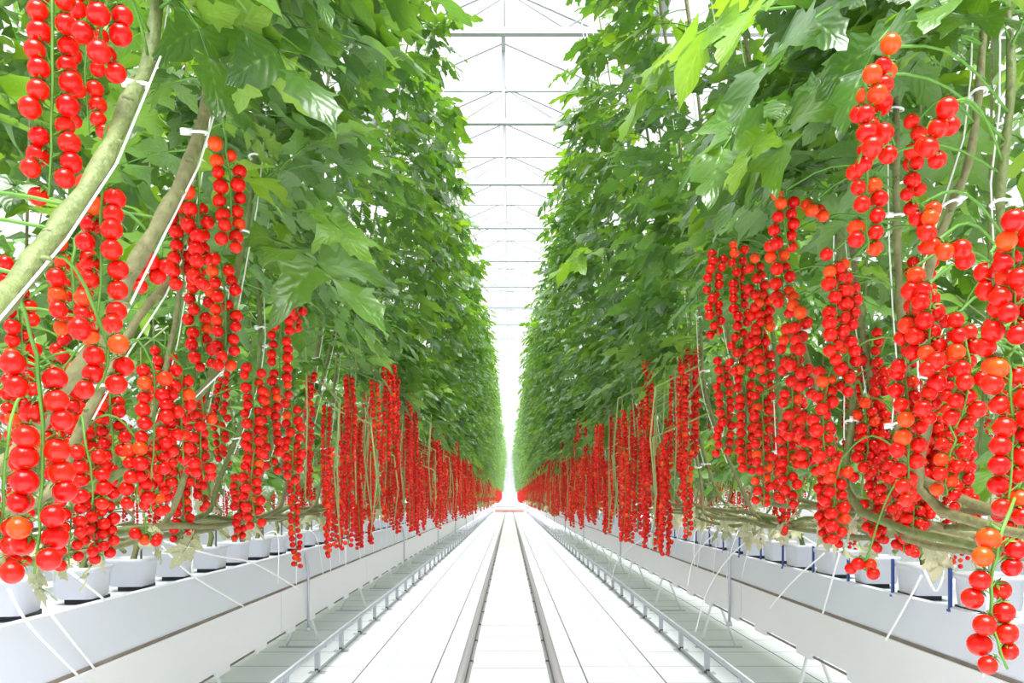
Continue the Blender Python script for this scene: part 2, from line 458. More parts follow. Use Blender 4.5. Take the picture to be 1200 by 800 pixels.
# bent steel rods clipped to the lower edge of the skirt
for s, g, nm in ((-1, GL, 'left'), (1, GR, 'right')):
    for i in range(6):
        y = (5.6 if s < 0 else 5.2) + i * 5.1
        m = MB()
        x = s * (g['fx'] - 0.03)
        m.tube([(x, 0, g['zl'] - 0.07), (x, 0, g['zl'] + 0.30), (x + s * 0.02, 0.02, g['zl'] + 0.40), (x + s * 0.12, 0.05, g['zl'] + 0.62), (x + s * 0.13, 0.06, 0.93)], 0.009, M['steel'], 8)
        m.box(x - 0.014, x + 0.014, -0.015, 0.015, g['zl'] - 0.08, g['zl'] - 0.055, M['steel'])
        o = m.build('bent_rod', loc=(0, y, 0))
        lab = 'bent grey steel rod standing against the white skirt of the %s gutter' % nm
        tag(o, lab if i else lab.replace('bent grey', 'nearest bent grey'), 'rod', 'bent rods along the %s gutter' % nm if i else None)

# ================================================================== POTS, STAKES, TUBES
def pot_mesh():
    m = MB(); k = m.slot(M['pot']); n = 28
    rings = [(0.060, 0.0), (0.064, 0.004), (0.070, 0.088), (0.076, 0.092), (0.077, 0.105), (0.072, 0.106), (0.068, 0.092)]
    for (r, z) in rings:
        for j in range(n):
            t = 2 * PI * j / n + PI / 4
            c, s_ = math.cos(t), math.sin(t)
            q = 1.0 / (abs(c) ** 9 + abs(s_) ** 9) ** (1 / 9)
            m.v.append(Vector((c * q * r, s_ * q * r, z)))
    for i in range(len(rings) - 1):
        for j in range(n):
            j2 = (j + 1) % n
            m.face((i * n + j, i * n + j2, (i + 1) * n + j2, (i + 1) * n + j), k)
    m.face([j for j in range(n)][::-1], k)
    s2 = MB(); k2 = s2.slot(M['soil'])
    for j in range(n):
        t = 2 * PI * j / n + PI / 4
        c, s_ = math.cos(t), math.sin(t); q = 1.0 / (abs(c) ** 9 + abs(s_) ** 9) ** (1 / 9)
        s2.v.append(Vector((c * q * 0.069, s_ * q * 0.069, 0.090 + U(-.002, .002))))
    s2.v.append(Vector((0, 0, 0.097)))
    for j in range(n): s2.face((j, (j + 1) % n, n), k2)
    t3 = MB(); t3.box(-0.045, 0.045, -0.03, 0.115, -0.020, 0.0, M['black'])  # pot rests on this black block, put in for the trough's dark shadow
    return m.mesh('pot_body'), s2.mesh('growing_medium'), t3.mesh('shadow_block', False)
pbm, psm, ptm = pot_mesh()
SP = 0.405
POTX = 1.45
PB = {-1: [], 1: []}
NP = 150
for s in (-1, 1):
    side = 'left' if s < 0 else 'right'
    y00 = 2.88 - 6 * SP if s < 0 else 2.98 - 6 * SP
    seen = 0
    for i in range(NP):
        y = y00 + i * SP
        g = GL if s < 0 else GR
        x = s * (POTX + U(-.008, .008)); z = g['zt'] - 0.012 + 0.020
        PB[s].append((x, y, z + 0.095))
        vis = y > 2.3
        if y < 1.2: 
            continue
        if vis and seen < 10:
            lab = 'white square plant pot on the %s gutter, %s of those in view' % (side, nth(seen)); grp = None; seen += 1
        else:
            lab = 'small white plant pot far along the %s gutter' % side if vis else 'white plant pot at the near end of the %s gutter, outside the view' % side
            grp = ('far white pots on the %s gutter' if vis else 'near end pots on the %s gutter') % side
        e = empty('plant_pot', (x, y, z), lab, 'pot', grp)
        e.rotation_euler.z = U(-.12, .12)
        place('pot_body', pbm, e, (0, 0, 0), None, (1.0, 1.15, 1)); place('growing_medium', psm, e, (0, 0, 0), None, (1.0, 1.15, 1))
        place('shadow_block', ptm, e)

st = MB(); st.box(-0.004, 0.004, -0.006, 0.006, 0, 0.135, M['blue']); st.box(-0.007, 0.007, -0.009, 0.009, 0, 0.008, M['blue'])
stm = st.mesh('dripper_stake', False)
st2 = MB(); st2.tube([(0, 0, 0), (0, 0, 0.16)], 0.004, M['bolt'], 6)
st2m = st2.mesh('dripper_stake', False)
ns = 0
for i, (x, y, z) in enumerate(PB[1]):
    if 1.2 < y < 14:
        o = place('dripper_stake', stm, None, (x - 0.0735, y + 0.085, z - 0.095 - 0.02))
        vis = y > 2.3 and ns < 6
        tag(o, ('dark blue plastic stake beside the %s visible pot of the right row' % nth(ns)) if vis else 'dark blue plastic stake beside a pot further along the right gutter', 'stake', None if vis else 'far blue stakes of the right row')
        if vis: ns += 1
ns = 0
for i, (x, y, z) in enumerate(PB[-1]):
    if 1.2 < y < 10:
        o = place('dripper_stake', st2m, None, (x + 0.045, y - 0.03, z - 0.02))
        vis = y > 2.3 and ns < 6
        tag(o, ('thin dark stake stuck in the %s visible pot of the left row' % nth(ns)) if vis else 'thin dark stake in a pot further along the left gutter', 'stake', None if vis else 'far dark stakes of the left row')
        if vis: ns += 1

# white irrigation tubes hanging from pots over the gutter face
def tube_thing(pts, label, r=0.0042, group=None):
    # smooth polyline
    P = [Vector(p) for p in pts]; Q = []
    for i in range(len(P) - 1):
        p0, p1, p2, p3 = P[max(i - 1, 0)], P[i], P[i + 1], P[min(i + 2, len(P) - 1)]
        for k in range(6):
            t = k / 6
            Q.append(0.5 * ((2 * p1) + (p2 - p0) * t + (2 * p0 - 5 * p1 + 4 * p2 - p3) * t * t + (3 * p1 - p0 - 3 * p2 + p3) * t ** 3))
    Q.append(P[-1])
    m = MB(); m.tube(Q, r, M['tube'], 6)
    return tag(m.build('irrigation_tube'), label, 'tube', group)
explicit_tubes = [
    ([(10, 690, 2.32), (35, 733, 2.28), (92, 792, 2.6)], 'white irrigation tube slanting down at the bottom left corner below the red tomatoes'),
    ([(40, 690, 2.36), (62, 722, 2.40), (112, 785, 2.75)], 'thinner white irrigation tube just right of the slanting corner tube'),
    ([(62, 655, 2.60), (95, 680, 2.55), (122, 702, 2.75)], 'white tube lying across the front of the nearest left pots'),
    ([(192, 634, 3.3), (250, 650, 3.5), (300, 661, 4.35), (350, 690, 5.0)], 'long white tube sweeping over the left gutter in front of the white pots'),
    ([(190, 640, 3.3), (225, 674, 3.52), (285, 710, 4.25)], 'white tube hanging diagonally over the left gutter face'),
    ([(227, 520, 3.3), (226, 600, 3.4), (225, 672, 3.5)], 'straight upright white tube in front of the left pots'),
    ([(966, 648, 3.6), (930, 680, 3.9), (902, 712, 4.3)], 'white tube slanting from a right row pot down over the gutter face'),
    ([(984, 648, 3.5), (975, 680, 3.53), (964, 719, 3.6)], 'steep short white tube over the right gutter face'),
    ([(1080, 674, 2.82), (1062, 708, 2.9), (1038, 750, 3.0)], 'white tube leaning down the right gutter below a pot with pale roots'),
    ([(1083, 668, 2.82), (1098, 692, 2.72), (1112, 650, 2.75)], 'V-shaped bent white tube in front of the right row pots'),
    ([(1154, 640, 2.35), (1157, 700, 2.35), (1153, 794, 2.45)], 'upright white tube at the right edge beside the low hanging tomatoes'),
    ([(805, 690, 5.9), (815, 650, 5.9), (850, 618, 5.4), (905, 612, 4.8), (960, 640, 3.9)], 'arched white tube rising in front of the far right pots'),
    ([(815, 740, 5.2), (830, 690, 5.2), (862, 645, 5.0), (905, 622, 4.4), (985, 622, 3.6)], 'second arched white tube curving over the right gutter'),
    ([(716, 680, 9.5), (725, 655, 9.4), (752, 632, 8.6), (790, 622, 7.6)], 'small distant arched white tube over the right gutter'),
]
for pts, lab in explicit_tubes: tube_thing([at(*p) for p in pts], lab)
for s in (-1, 1):
    side = 'left' if s < 0 else 'right'; g = GL if s < 0 else GR
    for i, (x, y, z) in enumerate(PB[s]):
        if 4.6 < y < 20 and random.random() < 0.75:
            dy = U(-.1, .35)
            tube_thing([(x - s * 0.03, y, z + 0.02), (s * (g['fx'] - 0.02), y + dy * .4, z + U(-.02, .05)), (s * (g['fx'] - 0.03), y + dy, g['zs'] + U(-.03, .05))],
                       'thin white irrigation tube draped over the far part of the %s gutter' % side, 0.0032, 'draped white tubes on the %s gutter' % side)

# ================================================================== LEAVES
def leaflet(m, k, org, fwd, up, Ln, W, st=8, fold=0.25, droop=0.35, lob=0.22):
    """one lobed leaflet: base at org, pointing fwd, face normal up"""
    fwd = fwd.normalized(); side = fwd.cross(up).normalized(); nrm = side.cross(fwd).normalized()
    b = len(m.v); ph = org.x * 37 + org.y * 53 + fwd.y * 9; nl = 3 if st > 5 else 2
    for i in range(st + 1):
        t = i / st
        wd = W * (math.sin(PI * min(1, t ** 0.62)) ** 0.75) * (1 - .35 * t) * 1.15 if 0 < t < 1 else 0.0
        tooth = (1 if i % 2 else -1) * (0.10 if st > 5 else .04)
        la = wd * (1 + lob * math.sin(t * 2 * PI * nl + ph) + tooth); lb = wd * (1 + lob * math.sin(t * 2 * PI * nl + ph + 1.2) - tooth)
        c = org + fwd * (Ln * t * (1 - 0.12 * droop * t)) - Vector((0, 0, 1)) * (droop * Ln * t * t * 0.6)
        wav = 0.16 * W * math.sin(t * 7 + ph)
        m.v += [c + side * la + nrm * (fold * la + wav), c, c - side * lb + nrm * (fold * lb - wav * .8)]
    for i in range(st):
        a = b + 3 * i; t0, t1 = i / st, (i + 1) / st
        m.face((a, a + 3, a + 4, a + 1), k, ((0, t0), (0, t1), (.5, t1), (.5, t0)))
        m.face((a + 1, a + 4, a + 5, a + 2), k, ((.5, t0), (.5, t1), (1, t1), (1, t0)))

def compound_leaf(m, mat, org=Vector((0, 0, 0)), az=0.0, Ln=0.36, st=8, pitch=0.35, sc_=1.0, rng=random, stalk=True, pairs=3):
    """tomato leaf: arched stalk along local +x (turned by az), leaflet pairs and an end leaflet"""
    k = m.slot(mat)
    R = Matrix.Rotation(az, 3, 'Z')
    ks = 6
    pts = []
    a = pitch; p = Vector((0, 0, 0))
    for i in range(ks + 1):
        pts.append(org + R @ p)
        p = p + Vector((math.cos(a), 0, math.sin(a))) * (Ln / ks)
        a -= rng.uniform(.04, .28)
    if stalk: m.tube(pts, [0.0036 * sc_ * (1 - .1 * i) for i in range(ks + 1)], M['calyx'], 4, False)
    side = R @ Vector((0, 1, 0))
    for j in range(pairs):
        t = (0.36 + 0.24 * j) if pairs == 3 else (0.42 + 0.3 * j)
        f = t * ks; i0 = int(f); q = pts[i0].lerp(pts[min(i0 + 1, ks)], f - i0)
        d = (pts[min(i0 + 1, ks)] - pts[i0]).normalized()
        size = (0.085 + 0.02 * j) * sc_
        for sg in (-1, 1):
            fw = side * sg + d * rng.uniform(0.25, 0.7) + Vector((0, 0, rng.uniform(-.55, .45)))
            upv = (d.cross(side)).normalized()
            if upv.z < 0: upv = -upv
            upv = upv + d * rng.uniform(-.3, .7) + side * rng.uniform(-.5, .5)
            leaflet(m, k, q, fw, upv, size * rng.uniform(.85, 1.2), size * rng.uniform(.28, .38), st, rng.uniform(-.05, .35), rng.uniform(.1, .7))
    d = (pts[-1] - pts[-2]).normalized()
    upv = d.cross(side).normalized()
    if upv.z < 0 or (abs(upv.z) < .1 and upv.dot(R @ Vector((1, 0, 0))) < 0): upv = -upv
    leaflet(m, k, pts[-1], d + side * rng.uniform(-.3, .3), upv, 0.13 * sc_, 0.044 * sc_, st + 2 if st > 5 else st, rng.uniform(0, .25), 0.3)

leaf_hi = []; leaf_lo = []; leaf_young = []; leaf_dry = []
for i in range(4):
    m = MB(); compound_leaf(m, M['leaf_dry'], Ln=U(.07, .11), st=8, pitch=U(-.4, .5), sc_=U(.26, .40)); leaf_dry.append(m.mesh('withered_leaf'))
for i in range(9):
    m = MB(); compound_leaf(m, M['leaf'], Ln=U(.30, .40), st=10, pitch=U(.0, .6), sc_=U(1.0, 1.2)); leaf_hi.append(m.mesh('leaf'))
for i in range(6):
    m = MB(); compound_leaf(m, M['leaf'], Ln=U(.30, .40), st=6, pitch=U(.0, .6), sc_=U(1.05, 1.25)); leaf_lo.append(m.mesh('leaf'))
for i in range(4):
    m = MB(); compound_leaf(m, M['leaf_young'], Ln=U(.24, .3), st=8, pitch=U(.1, .5), sc_=U(.9, 1.15)); leaf_young.append(m.mesh('leaf'))

# ================================================================== TOMATOES
TD = 0.0315
def tomato_mesh(mat, hi=True):
    """hangs below its calyx: origin at the joint, fruit centre below"""
    m = MB(); r = TD / 2
    m.sphere((0, 0, -r * 1.0), r, M[mat], 14 if hi else 8, 9 if hi else 6, 0.95, None, 1)
    k = m.slot(M['calyx'])
    for j in range(5):
        t = 2 * PI * j / 5; c, s_ = math.cos(t), math.sin(t); c2, s2 = math.cos(t + .45), math.sin(t + .45); c3, s3 = math.cos(t - .45), math.sin(t - .45)
        b = len(m.v)
        m.v += [Vector((0, 0, .0006)), Vector((c2 * r * .40, s2 * r * .40, .0008)), Vector((c * r * 1.05, s_ * r * 1.05, r * .10 * (1 if j % 2 else -2))), Vector((c3 * r * .40, s3 * r * .40, .0008))]
        m.face((b, b + 3, b + 2, b + 1), k)
    m.tube([(0, 0, -.001), (0, 0.001, .007)], 0.0011, M['calyx'], 4, False)
    return m.mesh('tomato')
tom_hi = [tomato_mesh('tomato'), tomato_mesh('tomato'), tomato_mesh('tomato_orange')]

def rachis(top, bottom, seed):
    r = random.Random(seed); n = 10; pts = []
    bx, by = r.uniform(-.018, .018), r.uniform(-.018, .018)
    for i in range(n + 1):
        t = i / n
        p = top.lerp(bottom, t)
        p = p + Vector((bx * math.sin(PI * t), by * math.sin(PI * t), 0)) + Vector((r.uniform(-.002, .002), r.uniform(-.002, .002), 0))
        pts.append(p)
    return pts
def along(pts, t):
    f = t * (len(pts) - 1); i = min(int(f), len(pts) - 2)
    return pts[i].lerp(pts[i + 1], f - i)
def fruit_spots(pts, az, seed, d=TD, gap=0.90):
    """(joint point, tilt direction, scale) for each fruit of a two-ranked truss"""
    r = random.Random(seed); Ln = sum((pts[i + 1] - pts[i]).length for i in range(len(pts) - 1))
    n = max(4, int(2 * Ln / (d * gap))); out = []
    for i in range(n):
        t = (i + 0.3) / n
        sg = 1 if i % 2 else -1
        a = az + (0 if sg > 0 else PI) + r.uniform(-.75, .75)
        size = (0.88 + 0.2 * r.random()) * (1 if t < .85 else .9)
        dirv = Vector((math.cos(a), math.sin(a), 0))
        p = along(pts, max(0, min(1, t + r.uniform(-.25, .25) / n)))
        out.append((p + dirv * (d * 0.46) + Vector((0, 0, d * .15)), dirv, size, p))
    return out
def truss_near(plant, origin, top, bottom, az, stem_pt, seed, orange=0.05, d=TD, label=None):
    """part truss (stalk) with each tomato as a sub-part"""
    pts = rachis(top, bottom, seed); r = random.Random(seed + 5)
    m = MB()
    hop = [stem_pt.lerp(top, t) + Vector((0, 0, .05 * math.sin(PI * t) * (1 if t < .8 else .9))) - origin for t in (0, .15, .3, .45, .6, .75, .9)]
    m.tube(hop + [p - origin for p in pts], [.0026] * 7 + [.0030 - .00012 * i for i in range(len(pts))], M['calyx'], 5)
    sp = fruit_spots(pts, az, seed)
    for (j, dv, sz, p) in sp: m.tube([p - origin, j + Vector((0, 0, .005)) - origin], .0012, M['calyx'], 3, False)
    o = m.build('truss', plant)
    for q, (j, dv, sz, p) in enumerate(sp):
        me = tom_hi[2] if r.random() < orange or (orange > .04 and q < 3 and r.random() < .4) else tom_hi[r.randrange(2)]
        tilt = r.uniform(.1, .95)
        rot = (Matrix.Rotation(math.atan2(dv.y, dv.x), 3, 'Z') @ Matrix.Rotation(-tilt, 3, 'Y')).to_euler()
        place('tomato', me, o, j - origin, rot, sz * d / TD)
    return o
def truss_joined(m, top, bottom, az, seed, u=8, v=6, d=TD, stalk=True):
    pts = rachis(top, bottom, seed)
    if stalk: m.tube(pts, .003, M['calyx'], 3, False)
    r = random.Random(seed)
    for (j, dv, sz, p) in fruit_spots(pts, az, seed):
        m.sphere(j + dv * .004 - Vector((0, 0, d / 2)), d * .5 * sz, M['tomato_orange'] if r.random() < .16 else M['tomato'], u, v)

# shared mid-distance trusses, origin at the top
truss_mid = []
for i in range(8):
    m = MB(); Ln = U(.36, .66); truss_joined(m, Vector((0, 0, 0)), Vector((U(-.02, .02), U(-.02, .02), -Ln)), U(0, PI), 100 + i, 8, 6)
    m.tube([(0, 0, 0), (0, 0, .02), (.05, 0, .04)], .0032, M['calyx'], 4, False)
    truss_mid.append((m.mesh('truss'), Ln))

# ================================================================== PLANTS
def hides_fruit(s, p, az, ln=.32):
    """pickers strip the leaves that hang in front of the ripe trusses"""
    q = p + Vector((math.cos(az), math.sin(az), -.25)) * ln
    for dx in (0.35, 0.7, 1.0):
        c = p.lerp(q, dx)
        if c.y < .2: return True
        for (xa, ya, xb, yb, dpx, turn) in XTR[s]:
            dt = TD * F / dpx; a = at(xa, ya, dt); b_ = at(xb, yb, dt)
            k = dt / c.y; x = c.x * k; z = CAMZ + (c.z - CAMZ) * k
            if c.y < dt + .03 and min(a.x, b_.x) - .09 < x < max(a.x, b_.x) + .09 and b_.z - .06 < z < a.z + .06: return True
    return False
def stem_path(s, px, py, pz, lay, rise_y, ztop, r):
    """from the pot: up, laid along the row, then rising with a lean"""
    P = [Vector((px, py, pz - .005)), Vector((px - s * .01, py + .01, pz + .05))]
    xl = s * (1.16 + r.uniform(-.07, .07)); zl = 0.985 + r.uniform(-.05, .06)
    P.append(Vector((px - s * .015, py + .02, pz + .10)))
    P.append(Vector((s * 1.30, py + .14, pz + .13)))
    P.append(Vector((xl, py + .30, zl)))
    P.append(Vector((xl + s * r.uniform(-.03, .03), py + lay * .5, zl + r.uniform(-.03, .02))))
    P.append(Vector((xl - s * .02, py + lay, zl + .03)))
    y0 = py + lay
    P.append(Vector((s * (1.08 + r.uniform(-.04, .04)), y0 + rise_y * .18, 1.16)))
    P.append(Vector((s * (1.00 + r.uniform(-.05, .05)), y0 + rise_y * .38, 1.60)))
    P.append(Vector((s * (0.96 + r.uniform(-.05, .05)), y0 + rise_y * .58, 2.15)))
    P.append(Vector((s * (0.80 + r.uniform(-.05, .05)), y0 + rise_y * .8, 3.3)))
    P.append(Vector((s * (0.62 + r.uniform(-.05, .05)), y0 + rise_y, ztop)))
    return P
def smooth(P, k=4):
    Q = []
    for i in range(len(P) - 1):
        p0, p1, p2, p3 = P[max(i - 1, 0)], P[i], P[i + 1], P[min(i + 2, len(P) - 1)]
        for j in range(k):
            t = j / k
            Q.append(0.5 * ((2 * p1) + (p2 - p0) * t + (2 * p0 - 5 * p1 + 4 * p2 - p3) * t * t + (3 * p1 - p0 - 3 * p2 + p3) * t ** 3))
    Q.append(P[-1]); return Q
def at_z(Q, z):
    """point of the rising stem at height z"""
    for i in range(len(Q) - 1, 0, -1):
        if Q[i - 1].z <= z <= Q[i].z:
            t = (z - Q[i - 1].z) / max(1e-6, Q[i].z - Q[i - 1].z)
            return Q[i - 1].lerp(Q[i], t)
    return Q[-1].copy() if z > Q[-1].z else Q[len(Q) // 2].copy()

clm = MB()
ring = [(0.017 * math.cos(t * PI / 5), 0.017 * math.sin(t * PI / 5), 0) for t in range(11)]
clm.tube(ring, .0032, M['clip'], 5, False); clm.box(.014, .034, -.005, .005, -.006, .006, M['clip'])
clipme = clm.mesh('stem_clip')

# explicit stems for the nearest rising plants, read from the photograph (pixel, pixel, distance), bottom to top
XSTEM = {
    (-1, 0): [(-90, 520, 0.84), (-40, 400, 0.86), (18, 335, 0.96), (62, 275, 1.05), (112, 205, 1.16), (150, 120, 1.30), (185, 0, 1.5)],
    (-1, 1): [(-30, 560, 1.40), (60, 470, 1.42), (120, 395, 1.44), (152, 322, 1.46), (190, 255, 1.5), (222, 190, 1.58), (250, 90, 1.68), (270, -30, 1.8)],
    (-1, 2): [(20, 600, 1.75), (105, 480, 1.80), (160, 375, 1.90), (200, 325, 2.0), (215, 270, 2.1), (240, 120, 2.2)],
    (-1, 3): [(120, 565, 1.95), (180, 505, 2.0), (250, 440, 2.1), (275, 330, 2.15), (300, 180, 2.3)],
    (1, 0): [(1250, 640, 1.66), (1240, 500, 1.66), (1190, 360, 1.66), (1172, 240, 1.66), (1185, 100, 1.70), (1175, -40, 1.75)],
    (1, 1): [(1105, 600, 1.9), (1090, 470, 1.9), (1085, 340, 1.85), (1112, 250, 1.8), (1135, 190, 1.8), (1148, 95, 1.85), (1150, -30, 1.9)],
    (1, 2): [(1075, 560, 2.0), (1062, 440, 2.05), (1053, 320, 2.1), (1050, 210, 2.1), (1050, 90, 2.15), (1045, -40, 2.2)],
    (1, 3): [(1010, 600, 2.3), (1000, 470, 2.35), (985, 330, 2.4), (986, 230, 2.4), (982, 120, 2.45), (975, -40, 2.5)],
}
# explicit trusses: x, y top, x, y bottom, fruit diameter in pixels, rank turn (0 = ranks side by side as seen)
XTR = {
 -1: [(62, -40, 58, 245, 25.5, .1), (106, -30, 104, 170, 20.5, .5), (128, -10, 124, 95, 26, 1.3), (118, 205, 112, 400, 24, .15), (88, 280, 92, 415, 22, .3), (118, 380, 112, 475, 26, .2),
      (41, 415, 38, 690, 29.5, 0), (10, 500, -8, 690, 25, .4), (76, 430, 82, 600, 17, .3), (128, 455, 136, 545, 16, .4), (100, 520, 108, 602, 18, .4),
      (218, 235, 216, 345, 16.5, 1.2), (234, 225, 236, 350, 17, 1.3), (264, 165, 266, 300, 17, .6), (236, 330, 243, 440, 14.5, .6), (258, 300, 262, 442, 15, .9),
      (180, 430, 178, 570, 17, .4), (212, 430, 214, 548, 16.5, 1.2), (238, 480, 238, 570, 15, 1.0), (165, 520, 160, 600, 17, .5), (180, 570, 176, 610, 15, .3), (172, 622, 174, 642, 14, 0), (190, 298, 145, 345, 20, .3),
      (297, 425, 296, 535, 12.5, .5), (300, 520, 302, 625, 12.5, .6), (334, 355, 330, 470, 12, .4), (347, 310, 346, 392, 11.5, 1.2), (318, 455, 320, 560, 12, .7), (342, 470, 340, 570, 11.5, .7)],
  1: [(1043, 55, 1028, 200, 22.5, 1.25), (1012, 88, 1006, 205, 23, 1.2), (1016, 195, 1018, 305, 20, 0.1), (1112, 120, 1098, 195, 23, 1.2), (1076, 140, 1072, 250, 18, 1.2), (1100, 280, 1112, 320, 22, .2), (1078, 240, 1076, 300, 22, 1.4),
      (922, 222, 925, 300, 15, .15), (955, 235, 960, 258, 15, .2), (908, 285, 918, 375, 14.5, .3), (972, 298, 970, 430, 16.5, .5), (992, 310, 990, 470, 16, 1.0), (940, 352, 943, 470, 15, .8),
      (974, 430, 968, 560, 16, .5), (984, 540, 980, 640, 15, .2), (1064, 318, 1062, 440, 20.5, 1.2), (1090, 330, 1088, 450, 21, .5), (1060, 430, 1062, 600, 20, .4), (1084, 420, 1086, 500, 21, 1.0),
      (1120, 370, 1122, 512, 21, .4), (1162, 295, 1156, 420, 24, 1.2), (1192, 250, 1192, 410, 25, .6), (1160, 400, 1158, 460, 24, .8), (1180, 420, 1180, 620, 25, .1), (1176, 620, 1180, 800, 27, .05), (1120, 515, 1110, 590, 17, .4),
      (1016, 655, 1016, 678, 15, 0), (1012, 470, 1010, 570, 13.5, .6), (1052, 490, 1048, 620, 14, .4), (1030, 560, 1030, 640, 12, .5), (924, 380, 925, 520, 14, .5), (925, 500, 922, 600, 13, .4), (945, 480, 948, 560, 13.5, .8),
      (842, 292, 842, 400, 11.5, .4), (862, 285, 862, 450, 11.5, .5), (884, 300, 884, 440, 12, .6), (898, 340, 900, 470, 12, .4), (872, 430, 874, 560, 11.5, .4), (845, 420, 848, 540, 11, .4), (893, 460, 895, 600, 12, .4)],
}

def grow(s, i, y_rise, rnd):
    """the data of plant i on side s: root pot and stem path"""
    lay = 1.35
    ry = rnd.uniform(.35, .6)
    py = y_rise - lay
    pot = min(PB[s], key=lambda q: abs(q[1] - py))
    return pot, stem_path(s, pot[0], pot[1], pot[2], y_rise - pot[1], ry, 4.70 + rnd.uniform(-.15, .15), rnd)

# --- shared meshes for distant plants, built around a rising stem foot at (0, 0, 0.95) on the left side (x mirrored for the right)
def far_meshes(side, seed, u, v, st, nleaf, ntr, zlo=1.72):
    r = random.Random(seed)
    fo = MB(); fr = MB()
    xs = lambda z: 1.12 - .17 * min(1, (z - .95) / 1.0) - .24 * max(0, (z - 1.95) / 2.8)
    k = 0
    for j in range(nleaf):
        z = zlo + (4.82 - zlo) * (j + r.random()) / nleaf
        az = (0 if side < 0 else PI) + r.gauss(0, .85)
        if r.random() < .15: az += PI
        x = side * xs(z)
        compound_leaf(fo, M['leaf_young'] if r.random() < .16 else M['leaf'], Vector((x, .5 * (z - .95) / 3.4 + r.uniform(-.05, .05), z)), az, r.uniform(.28, .40), st, r.uniform(-.1, .6), r.uniform(1.1, 1.4), r, False, 2 if st < 5 else 3)
    for j in range(ntr):
        x = side * r.uniform(.66, 1.0); y = r.uniform(-.2, .25); Ln = r.uniform(.35, .6)
        zt = r.choice((r.uniform(1.15, 1.5), r.uniform(1.45, 1.95)))
        zb = max(.74, zt - Ln)
        truss_joined(fr, Vector((x, y, zt)), Vector((x + r.uniform(-.02, .02), y, zb)), r.uniform(0, PI), seed * 50 + j, u, v, stalk=False)
    sm = MB()
    P = [Vector((side * (POTX - .0), -1.35, .86)), Vector((side * 1.33, -1.25, .93)), Vector((side * 1.17, -1.0, .93 + r.uniform(-.04, .05))), Vector((side * 1.17, 0, .95 + r.uniform(-.04, .03)))]
    for z in (1.1, 1.5, 2.0, 2.8, 3.6, 4.65): P.append(Vector((side * xs(z), .5 * (z - .95) / 3.4 + r.uniform(-.02, .02), z)))
    Q = smooth(P, 3)
    for j in range(5):      # bare hanging shoots and old stalks between the fruit
        x = side * r.uniform(.66, .95); y = r.uniform(-.2, .2); z0 = r.uniform(.80, 1.1); z1 = z0 + r.uniform(.4, .95)
        sm.tube([(x + side * .12, y + .1, z1 + .15), (x, y, z1), (x + r.uniform(-.04, .04), y - .03, (z0 + z1) / 2), (x + r.uniform(-.03, .03), y, z0)], .0055, M['shoot'], 4)
    for j in range(5):
        x = side * r.uniform(.66, 1.0)
        compound_leaf(fo, M['leaf_dry'] if j < 2 else M['leaf_young'], Vector((x, r.uniform(-.2, .2), r.uniform(.85, 1.3) if j < 3 else r.uniform(1.2, 1.7))), r.uniform(0, 6), .12, st, r.uniform(-.8, .3), .55, r, False, 2)
    sm.tube(Q, [.0105 - .0055 * q / len(Q) for q in range(len(Q))], M['stem_old'], 5)
    sg = MB(); sg.tube([(side * (xs(1.1) - .03), .02, 1.1), (side * .62, .45, 4.7)], .003, M['string'], 3); sg.tube([(side * 1.0, -.18, 1.0), (side * .93, -.10, 2.1), (side * .85, .1, 3.0)], .004, M['stem_old'], 4)
    return dict(foliage=fo.mesh('foliage'), fruit=fr.mesh('fruit_clusters'), stem=sm.mesh('stem'), string=sg.mesh('support_string'))
FAR = {s: [far_meshes(s, 10 + 7 * q + (3 if s > 0 else 0), 5, 4, 4, 44, 6) for q in range(5)] for s in (-1, 1)}

